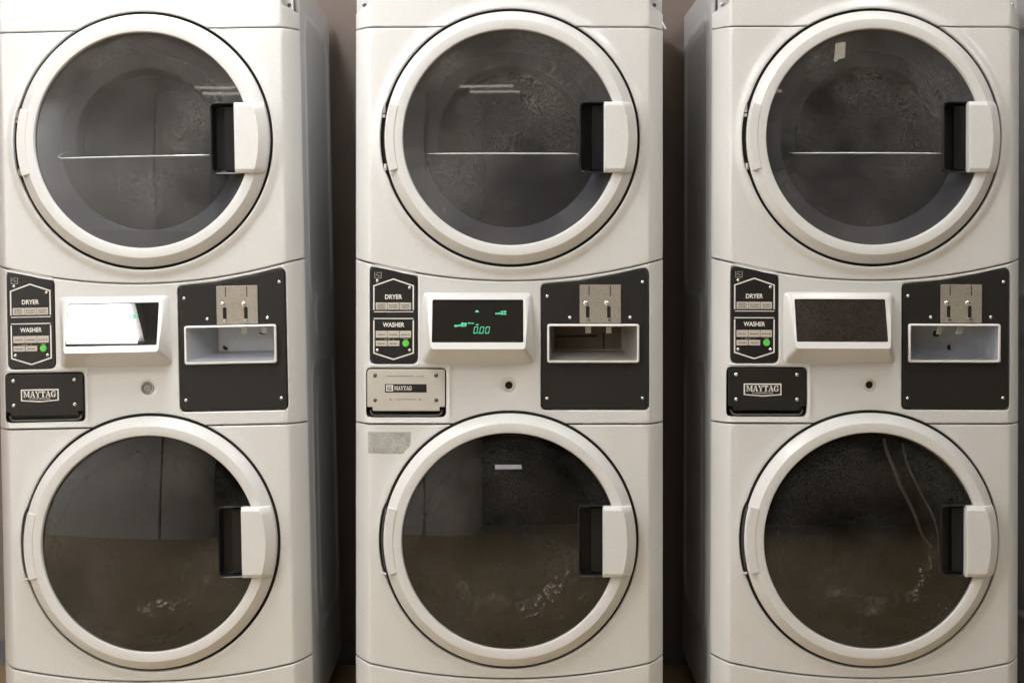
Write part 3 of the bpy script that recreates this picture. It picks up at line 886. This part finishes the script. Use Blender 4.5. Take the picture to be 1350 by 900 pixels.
    def cup():
        bm = bmesh.new()
        def lp(x0, y0, x1, y1, r, d): return [(u, v, d) for u, v in resample(rrect(x0, y0, x1, y1, r, 4), 500)]
        loft_bm(bm, [lp(724.5, 430, 840, 475, 2, -3.2), lp(724.5 + sh[0], 431.5, 840 - sh[1], 464 if var != 'right' else 474, 2, 46)])
        return finish('coin_cup', bm, 'cup_dark' if var == 'middle' else 'cup', 40)
    cu = obj('coin_cup', build(('coin_cup', var), cup), kp)
    def rim():
        bm = bmesh.new()
        def lp(e, r, d): return [(u, v, d) for u, v in resample(rrect(721.4 + e, 427 + e, 842.6 - e, 478 - e, r, 4), 500)]
        loft_bm(bm, [lp(0, 3.5, 1), lp(0, 3.5, -3), lp(.7, 3.2, -4), lp(2.2, 2.4, -4.2), lp(2.9, 2, -3.4), lp(3.0, 2, 2)], cap=False)
        return finish('cup_rim', bm, 'rim', 50)
    obj('cup_rim', build('cup_rim', rim), kp)
    def catch():
        if var == 'left': q = [[(765, 455), (771, 459), (770, 463), (764, 460)], [(812, 440), (818, 438.5), (824, 440.5), (818, 442.5)]]
        elif var == 'right': q = [[(783, 459), (788, 455.5), (789, 464), (785, 464)], [(730, 441), (738, 442.5), (730, 445)]]
        else: q = [[(735, 444), (790, 443), (790, 446), (735, 447)], [(797, 440), (799.5, 440), (799.5, 462), (797, 462)]]
        if var == 'right': q = q + [[(769 + 4.5 * math.cos(t * .4), 442 + 4.5 * math.sin(t * .4)) for t in range(16)]]
        return q
    if var == 'middle':
        obj('cup_back', build('cup_back', lambda: finish('cup_back', flat_bm(bmesh.new(), [U(732, 462.5), U(822, 462.5), U(822, 433), U(732, 433)], 45.7), 'cup_back', smooth=False)), kp)
    for i, q in enumerate(catch()):
        obj('return_opening', build(('catch', var, i), lambda: finish('return_opening', flat_bm(bmesh.new(), [U(*p) for p in q], 45.4), 'hole', smooth=False)), kp)
    def slot():
        bm = plate_bm(bmesh.new(), rrect(764.3, 375.2, 818.6, 426, .8, 2), (rrect(772.6, 403.5, 777.4, 420.5, 2, 3), rrect(800.4, 403.5, 805.2, 420.5, 2, 3)), KD - 1.6, 1.6, .4, 12)
        return finish('coin_slot_plate', bm, 'slotplate')
    sp = obj('coin_slot_plate', build('slot', slot), kp)
    for i, (x0, x1, y0, y1, dd) in enumerate(((776.0, 777.2, 376.5, 390, KD - 1.75), (804.0, 805.2, 376.5, 390, KD - 1.75), (772.8, 777.2, 403.8, 420, KD - .2), (800.6, 805, 403.8, 420, KD - .2))):
        obj('coin_slit', build(('slit', i), lambda: finish('coin_slit', bar_bm(bmesh.new(), x0, y0, x1, y1, dd), 'hole', smooth=False)), kp)
    def sprint():
        bm = bmesh.new(); dd = KD - 1.72
        for x0, x1, y in ((782, 786, 399.5), (787, 790, 398.6), (791, 795, 399.6), (783, 788, 402), (789, 794, 402.2), (781, 785, 377.8), (795, 799, 387.5), (800, 802, 388.5)): bar_bm(bm, x0, y, x1, y + .8, dd)
        return finish('plate_print', bm, 'faint', smooth=False)
    obj('plate_print', build('sprint', sprint), kp, kind='stuff')
    screws(kp, [(772, 399.6), (799.8, 399.6)], 'sl', 'screw', 3.3, KD - 1.6)
    for x in (775, 802.8):
        def lip():
            bm = lathe_bm(bmesh.new(), [(3.3, 0), (3.3, -2.0), (2.5, -3.2), (0, -3.5)], U(x, 421.5), 14)
            bmesh.ops.translate(bm, verts=bm.verts[:], vec=(0, (KD - 1.2) * S, 0))
            return finish('slot_lip', bm, 'screw')
        obj('slot_lip', build(('lip', x), lip), kp)
    tb = {'left': ((795, 803, 430, 439, 0), (822, 829, 430, 439, 0)), 'middle': ((772, 779.5, 430, 439.5, 0), (799.5, 806.5, 430, 439.5, 0)), 'right': ((764, 771.5, 430, 441, -4), (790, 798.5, 430, 441, -4)), 'far': ((772, 779.5, 430, 439, 0),)}[var]
    for i, (x0, x1, y0, y1, sk) in enumerate(tb):
        def tabf():
            bm = plate_bm(bmesh.new(), [U(x0 + sk, y1), U(x1 + sk, y1), U(x1, y0), U(x0, y0)], (), 8, 2, .3, 8)
            return finish('chute_tab', bm, 'tab')
        obj('chute_tab', build(('tab', var, i), tabf), kp)
    # --- nameplate
    def tray():
        bm = bmesh.new()
        def lp(e, d): return [(u, v, d) for u, v in resample(rrect(482.4 + e, 484.4 + e, 588.6 - e, 550.6 - e, 7, 4), 500)]
        loft_bm(bm, [lp(0, 4), lp(2, 6), lp(4, 11)]); return finish('nameplate_tray', bm, 'pocket', 40)
    obj('nameplate_tray', build('tray', tray), root)
    obj('tray_lip', build('tray_lip', lambda: finish('tray_lip', tube_bm(bmesh.new(), [(488 - MID, -541, 3), (490 - MID, -546, 2), (494 - MID, -547.5, 2), (576 - MID, -547.5, 2), (581 - MID, -546, 2), (583 - MID, -541, 3)], 1.3, 8), 'lip', 60)), root)
    ND = -1.5
    npo = [U(484.3, 536), U(491.3, 536), U(491.3, 541.3), U(579.6, 541.3), U(579.6, 536), U(586.6, 536), U(586.6, 486.6), U(484.3, 486.6)]
    def npl():
        bm = plate_bm(bmesh.new(), rpoly(npo, [.5, .5, .5, .5, .5, .5, 4, 4], 3), (), ND, 3, .6, 10)
        return finish('nameplate', bm, 'plate' if var == 'middle' else 'black')
    nm = obj('nameplate', build(('nameplate', var == 'middle'), npl), root, label='pale metal nameplate' if var == 'middle' else 'black nameplate')
    screws(nm, [(494.6, 494.6), (575, 494.6), (494.6, 527), (575, 527)], 'np', 'screw_dark' if var == 'middle' else 'screw', 2.7, ND)
    if var == 'middle':
        def bdg():
            bm = bmesh.new(); bar_bm(bm, 507.7, 506, 562.5, 517, ND - .2); return finish('badge', bm, 'panelblack', smooth=False)
        obj('badge', build('bdgM', bdg), nm)
        def lg():
            bm = bmesh.new(); stroke_bm(bm, [(510, 508), (517.6, 508), (517.6, 514.6), (510, 514.6)], 1.5, ND - .45, True)
            for x in (511.6, 513.4, 515.2): flat_bm(bm, [U(x, 509.5), U(x + 1, 509.5), U(x + 1.4, 512.6), U(x + .4, 512.6)], ND - .45)
            serif_bm(bm, 'MAYTAG', 520, 543, 508.6, 5.4, ND - .5)
            return finish('badge_lettering', bm, 'print', smooth=False)
        obj('badge_lettering', build('lgM', lg), nm)
        def pr():
            bm = bmesh.new(); rg = random.Random(3)
            for xa, xb, y in ((509.5, 545, 495.6), (550, 560, 495.9), (521, 549, 526.2)):
                x = xa
                while x < xb: l = rg.uniform(.8, 2.2); bar_bm(bm, x, y - .35, min(xb, x + l), y + .35, ND - .2); x += l + .4
            for x in (515, 554): bar_bm(bm, x - 1.2, 525.6, x + 1.2, 526.9, ND - .2)
            return finish('small_print', bm, 'ink', smooth=False)
        obj('small_print', build('prM', pr), nm, kind='stuff')
    else:
        bo = [(504.6, 506.2), (554.4, 506.2), (554.4, 521.4), (530, 523.4), (504.6, 521.4)]
        bi = [(506.3, 507.8), (552.7, 507.8), (552.7, 520), (530, 521.6), (506.3, 520)]
        def bdg():
            bm = bmesh.new(); plate_bm(bm, [U(*p) for p in bo], (), ND - .6, .7, .2, 30); return finish('badge', bm, 'print')
        obj('badge', build('bdg', bdg), nm)
        obj('badge_field', build('bdf', lambda: finish('badge_field', flat_bm(bmesh.new(), [U(*p) for p in bi], ND - .75), 'panelblack', smooth=False)), nm)
        obj('badge_lettering', build('lg', lambda: finish('badge_lettering', serif_bm(bmesh.new(), 'MAYTAG', 508, 551, 508.8, 7.8, ND - .9), 'print', smooth=False)), nm)
        obj('badge_small_lettering', build('cm', lambda: text_mesh('badge_small_lettering', 'COMMERCIAL', 530, 518.6, 1.9, ND - .95, 'print', 28, 0.0)), nm)
    # --- lock
    def lk():
        bm = lathe_bm(bmesh.new(), [(8.8, 3.0), (8.6, 1.0), (7.6, .2), (5.8, .6), (5.0, 1.6), (4.8, 7)], U(671, 508), 32); return finish('lock', bm, 'lockmetal' if var == 'left' else 'plate', 30)
    lo = obj('lock', build(('lock', var == 'left'), lk), root)
    if var == 'left':
        def core(): return finish('lock_core', lathe_bm(bmesh.new(), [(4.9, 6), (4.9, .4), (4.2, -.4), (2.6, -.4), (2.2, 1.2), (1.4, 1.2), (1.3, .2), (0, .2)], U(671, 508), 24), 'hinge', 30)
    else:
        def core(): return finish('lock_core', lathe_bm(bmesh.new(), [(4.9, 5), (0, 5.6)], U(671, 508), 24), 'hole', 30)
    obj('lock_core', build(('lockcore', var == 'left'), core), lo)
    if var == 'middle':
        def stk():
            bm = plate_bm(bmesh.new(), rpoly([U(484.6, 597.5), U(540.5, 597.5), U(542, 569.3), U(484.4, 569.3)], [2, 1, 1, 2], 3), (), lambda u, v: bow(u) - .35, .4, .1, 6, (), (-186, -184))
            return finish('sticker_residue', bm, 'residue', 60)
        obj('sticker_residue', build('stk', stk), root, label='torn grey residue of a peeled sticker')
        def clip():
            bm = bmesh.new(); tube_bm(bm, [(873.5 - MID, -27, 12), (878.6 - MID, -37, 11)], 1.2, 6); return finish('clip', bm, 'door', 40)
        obj('clip', build('clip', clip), root)
    return root

def XM(px): return (px - 675) * S
LEAN = {'left': -1.19, 'middle': 0.0, 'right': .16}
tower('left', 'white stacked washer dryer whose small display mirrors a bright white light', XM(204.8), -.006, R(-1.19))
tower('middle', 'white stacked washer dryer with green digits lit and a pale nameplate', XM(671.5), 0, 0)
tower('right', 'white stacked washer dryer with blank dark display and tape on its upper window', XM(1145.8), .001, R(.16))
tower('far', 'white stacked washer dryer cut off at the right edge, only its grey side in view', XM(1145.8 + 476), .001, 0)
def cord(pts, r):
    bm = bmesh.new(); P = []
    for (a, b), (c, d) in zip(pts, pts[1:]):
        for k in range(6): P.append((a + (c - a) * k / 6, b + (d - b) * k / 6))
    P.append(pts[-1])
    for _ in range(3): P = [P[0]] + [((P[i - 1][0] + 2 * P[i][0] + P[i + 1][0]) / 4, (P[i - 1][1] + 2 * P[i][1] + P[i + 1][1]) / 4) for i in range(1, len(P) - 1)] + [P[-1]]
    tube_bm(bm, [(x - MID, -y, 2 + 3 * math.sin(i * .5)) for i, (x, y) in enumerate(P)], r, 8)
    return finish('cord', bm, 'cord', 70)
c1 = obj('cord', cord([(1162, 578), (1168, 600), (1182, 636), (1199, 668), (1212, 706), (1226, 722)], 2.2))
c1['label'] = 'thicker pale cord hanging behind the dark lower window beside the finger pocket'; c1['category'] = 'cord'
c2 = obj('cord', cord([(1187, 584), (1194, 616), (1211, 650), (1227, 678), (1234, 706), (1236, 734)], 1.6))
c2['label'] = 'thinner pale cord hanging closest to the handle of the right lower door'; c2['category'] = 'cord'
for c in (c1, c2): c['group'] = 'cords behind the right lower window'
